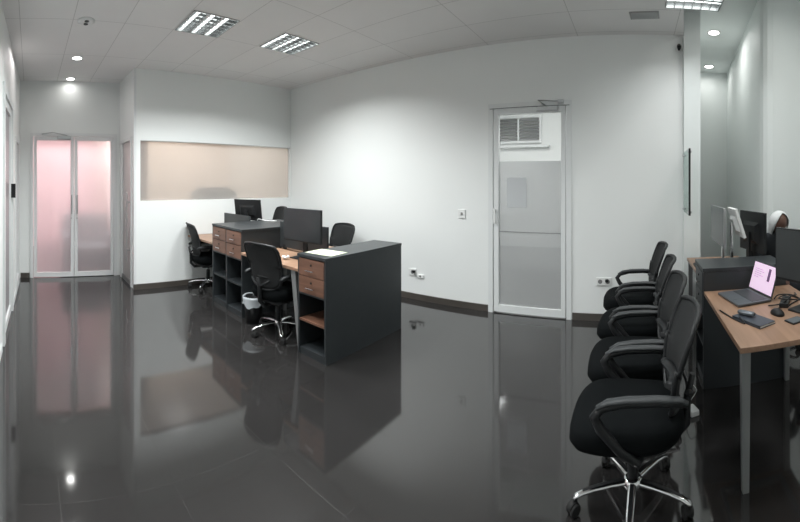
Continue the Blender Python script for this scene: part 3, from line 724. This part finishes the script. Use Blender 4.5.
for pts, lab in (([(.515, 2.30, z), (.56, 2.14, z), (.60, 2.05, z), (.59, 2.12, z+.012)], 'thin black cable curving from the desk edge to the notebook'),
                 ([(.915, 2.42, z), (.95, 2.43, z+.02), (1.02, 2.37, z+.03), (1.03, 2.25, z+.03), (.95, 2.22, z+.05), (.90, 2.30, z+.04), (.98, 2.36, z+.04)], 'thick black cable looped behind the laptop'),
                 ([(.86, 2.20, z+.005), (.89, 2.25, z), (.93, 2.235, z), (.99, 2.29, z+.0), (1.07, 2.36, z), (1.04, 2.46, z)], 'black mouse cable running to the cable tangle'),
                 ([(.83, 2.30, z), (.90, 2.25, z+.02), (.98, 2.28, z+.05), (1.05, 2.36, z+.03), (1.10, 2.5, z)], 'black cable crossing over the power strip')):
    o = MB().tube(curl(pts), .0042, 6).build('cable', M['plastic']); tag(o, lab, 'cable', 'cables on the right desk')
t = empty('tablet', (.885, 2.00, .71), R(18), 'small blue-grey tablet at the right edge of the laptop desk', 'tablet')
MB().box(-.05, .05, -.04, .04, 0, .008, .002).build('case', M['plastic'], t); MB().box(-.044, .044, -.034, .034, .008, .0088).build('screen', M['laptop'], t)
t = empty('keyboard', (.615, 3.45, .71), R(-90), 'dark keyboard before the pale-screened monitor', 'keyboard')
MB().box(-.2, .2, -.06, .06, 0, .014, .003).build('case', M['plastic'], t)
kk = MB()
for i in range(15):
    for j in range(5): kk.box(-.19+i*.0254, -.19+i*.0254+.021, -.05+j*.02, -.05+j*.02+.017, .014, .019)
kk.build('keys', M['keys'], t)
# floor adapter with loop of wire
t = empty('power_adapter', (.37, 2.47, 0), R(20), 'white power adapter with a thin wire on the floor behind the chairs', 'adapter')
MB().box(-.03, .03, -.045, .045, 0, .035, .006).build('body', M['whiteplastic'], t)
MB().tube(curl([(0, .045, .015), (.03, .09, .02), (.05, .05, .09), (.03, .0, .15), (.0, .03, .18), (-.01, .08, .1), (.02, .12, .004)]), .0025, 6).build('wire', M['whiteplastic'], t)

# things on the island
o = MB().box(-.15, .15, -.115, .115, 0, .003).build('paper_sheet', M['paper']); o.location = (-2.45, 2.37, .8742); o.rotation_euler.z = R(6)
tag(o, 'pale green-yellow sheet of paper on the near cabinet', 'paper')
m = MB()
for k in range(7): m.sphere((random.uniform(-.025, .025), random.uniform(-.02, .02), .018+random.uniform(0, .012)), .018, .014, .015, 8, 6)
o = m.build('crumpled_tissue', M['pulp']); o.location = (-3.02, 2.36, .73); tag(o, 'crumpled white tissue on the desk before the dark monitor', 'tissue')
t = empty('cup', (-2.78, 2.42, .73), 0, 'small white cup put in for the glint at the dark monitor foot', 'cup')  # white shape added in place of a highlight on the monitor foot
MB().lathe([(.018, 0), (.024, .004), (.03, .07), (.028, .07), (.022, .008), (.001, .008)], 20).build('body', M['whiteplastic'], t)
o = MB().tube(curl([(-4.42, 2.93, .737), (-4.385, 2.93, .85), (-4.37, 2.93, .98), (-4.31, 2.93, .995), (-4.2, 2.95, .984), (-4.1, 3.05, .984)]), .006, 6).build('cable', M['whiteplastic'])
tag(o, 'short pale cable lying over the farther cabinet top', 'cable')
# waste bin with liner
t = empty('waste_bin', (-3.46, 2.27, 0), 0, 'black waste bin with a milky plastic liner under the desk', 'bin')
MB().lathe([(.085, 0), (.11, .27), (.113, .275), (.107, .27), (.083, .006), (.001, .006)], 24).build('bucket', M['plastic'], t)
n = 32; vs = []
for r, z in ((.100, .20), (.109, .272), (.119, .283), (.121, .26), (.119, .215), (.123, .19)):
    for k in range(n):
        a = 2*pi*k/n; q = r*(1+.025*sin(5*a+z*40)); vs.append((q*cos(a), q*sin(a), z+(.018*sin(3*a+1)+.012*sin(7*a) if z < .2 else 0)))
m = MB(); m.add(vs, [(i*n+k, i*n+(k+1) % n, (i+1)*n+(k+1) % n, (i+1)*n+k) for i in range(5) for k in range(n)], True)
m.build('liner', M['bag'], t)

# beyond the glass
t = empty('sofa', (-6.75, 1.0, 0), R(90), 'grey sofa put in behind the frosted double door to darken its lower right', 'sofa')  # dark shape added to shade the lower right of the pane
MB().box(-.42, .42, -.35, .35, .08, .42, .04).build('seat', M['greyblue'], t)
MB().box(-.42, .42, .2, .38, .4, .92, .05).build('backrest', M['greyblue'], t)
for k in (-1, 1): MB().box(k*.38-.07, k*.38+.07, -.35, .35, .08, .62, .04).build('armrest', M['greyblue'], t)
for a in (-.36, .36):
    for b in (-.28, .28): MB().cyl((a, b, 0), (a, b, .09), .02).build('leg', M['plastic'], t)
t = empty('printer', (-5.50, 2.83, 0), R(-90), 'grey printer on a stand blurred behind the frosted strip', 'printer')
MB().box(-.36, .36, -.2, .2, .0, 1.0, .01).build('stand', M['beige'], t)
MB().box(-.33, .33, -.18, .2, 1.0, 1.36, .03).build('body', M['greyblue'], t)
MB().box(-.25, .25, -.14, .14, 1.36, 1.42, .01).build('lid', M['greyblue'], t)

# ------------------------------------------------------------------ seated person
PX, PY = 1.345, 3.47
t = empty('person', (PX, PY, 0), 0, 'seated person in a white headscarf and dark clothes behind the monitors', 'person')
def skinned(name, chain, m, parent, root=0, sub=2):
    """chain: list of (pos, radius, parent index)"""
    me = bpy.data.meshes.new(name); me.from_pydata([c[0] for c in chain], [(i, c[2]) for i, c in enumerate(chain) if c[2] is not None], [])
    o = bpy.data.objects.new(name, me); COL.objects.link(o)
    md = o.modifiers.new('skin', 'SKIN'); md.use_smooth_shade = True
    for i, c in enumerate(chain):
        r = c[1] if isinstance(c[1], tuple) else (c[1], c[1])
        me.skin_vertices[0].data[i].radius = r; me.skin_vertices[0].data[i].use_root = (i == root)
    sd = o.modifiers.new('sub', 'SUBSURF'); sd.levels = sub; sd.render_levels = sub
    me.materials.append(m); o.parent = parent
    return o
body = [((0, .08, .55), (.15, .11), None), ((0, .08, .68), (.135, .10), 0), ((0, .05, .82), (.15, .10), 1), ((0, .02, .95), (.155, .095), 2), ((0, 0, 1.01), (.07, .06), 3), ((0, -.02, 1.06), (.048, .05), 4)]
for s_ in (-1, 1):
    b = len(body)
    body += [((s_*.10, .03, .54), .088, 0), ((s_*.12, -.20, .54), .075, b), ((s_*.12, -.36, .50), .062, b+1), ((s_*.12, -.36, .28), .050, b+2), ((s_*.12, -.35, .09), .038, b+3), ((s_*.13, -.44, .045), (.045, .035), b+4)]
    a = len(body)
    body += [((s_*.165, .01, .955), .062, 3), ((s_*.205, -.02, .84), .050, a), ((s_*.200, -.06, .71), .043, a+1), ((s_*.16, -.20, .68), .036, a+2), ((s_*.10, -.29, .66), .027, a+3)]
skinned('body', body, M['cloth_dark'], t)
# head: shaped, tilted down and turned
HT = Matrix.Translation((0, -.035, 1.105)) @ Matrix.Rotation(R(12), 4, 'Z') @ Matrix.Rotation(R(34), 4, 'X')
n, mm = 24, 18; vs = []
for i in range(mm+1):
    a = -pi/2+pi*i/mm
    for k in range(n):
        th = 2*pi*k/n; x = cos(a)*sin(th); y = -cos(a)*cos(th); z = sin(a)
        wx = .074*(1-.22*max(0, -z)**1.5); dy = .094
        yy = y*dy*(1-.10*max(0, -z) if y < 0 else 1.0)
        if y < 0:
            yy -= .020*math.exp(-((x/.16)**2+((z+.12)/.16)**2))      # nose
            yy += .008*(math.exp(-(((abs(x)-.38)/.16)**2+((z-.1)/.10)**2)))  # sockets
            yy -= .006*math.exp(-((x/.3)**2+((z+.45)/.08)**2))        # mouth
            yy -= .008*math.exp(-((x/.3)**2+((z+.82)/.2)**2))         # chin
        vs.append((x*wx, yy, z*.112))
m = MB(); m.T = HT; m.add(vs, [(i*n+k, i*n+(k+1) % n, (i+1)*n+(k+1) % n, (i+1)*n+k) for i in range(mm) for k in range(n)], True)
m.build('head', M['skin'], t)
for s_ in (-1, 1):
    m = MB(); m.T = HT; m.sphere((s_*.029, -.078, .012), .012, .010, .008, 12, 8); e = m.build('eye', M['eyewhite'], t)
    m = MB(); m.T = HT; m.sphere((s_*.029, -.0865, .010), .005, .004, .005, 10, 6); m.build('pupil', M['plastic'], e)
m = MB(); m.T = HT; m.tube([(-.024, -.088, -.048), (0, -.098, -.046), (.024, -.088, -.048)], [.004, .007, .004], 8, flat=.7); m.build('mouth', M['lips'], t)
# headscarf: shell open at the face, draping to the shoulders
vs = []; rows = 14
for i in range(rows+1):
    v = i/rows
    for k in range(n+1):
        th = R(60)+(2*pi-2*R(60))*k/n           # leave the face open
        if v < .55:
            a = pi/2-(v/.55)*(pi*.62); x = .092*cos(a)*sin(th) if a > 0 else .092*(1+.1*a)*sin(th)
            y = -.112*(cos(a) if a > 0 else 1)*cos(th); z = .128*sin(a)
        else:
            q = (v-.55)/.45; r = .9+.55*q; x = .092*r*sin(th); y = -.100*r*cos(th); z = -.118-.10*q+.008*sin(th*7)
        vs.append((x, y, z))
m = MB(); m.T = HT; m.add(vs, [(i*(n+1)+k, i*(n+1)+k+1, (i+1)*(n+1)+k+1, (i+1)*(n+1)+k) for i in range(rows) for k in range(n)], True)
sc = m.build('headscarf', M['scarf'], t); sd = sc.modifiers.new('solid', 'SOLIDIFY'); sd.thickness = .006
# hands, resting on the lap with five bent fingers each
for s_ in (-1, 1):
    wx, wy, wz = s_*.10, -.29, .655
    ch = [((wx, wy, wz), .024, None), ((wx-s_*.012, wy-.035, wz-.004), (.032, .016), 0), ((wx-s_*.018, wy-.07, wz-.008), (.034, .014), 1)]
    for f_ in range(4):
        bx = wx-s_*.018+(f_-1.5)*.019; ln = [.026, .031, .030, .023][f_]; b = len(ch)
        ch += [((bx, wy-.085, wz-.010), .0085, 2), ((bx, wy-.085-ln, wz-.016), .0080, b), ((bx, wy-.085-ln*1.7, wz-.030), .0075, b+1), ((bx, wy-.085-ln*2.1, wz-.046), .0065, b+2)]
    b = len(ch); ch += [((wx-s_*.045, wy-.045, wz-.006), .010, 1), ((wx-s_*.062, wy-.072, wz-.012), .0085, b), ((wx-s_*.066, wy-.095, wz-.018), .0075, b+1)]
    skinned('hand', ch, M['skin'], t, sub=1)
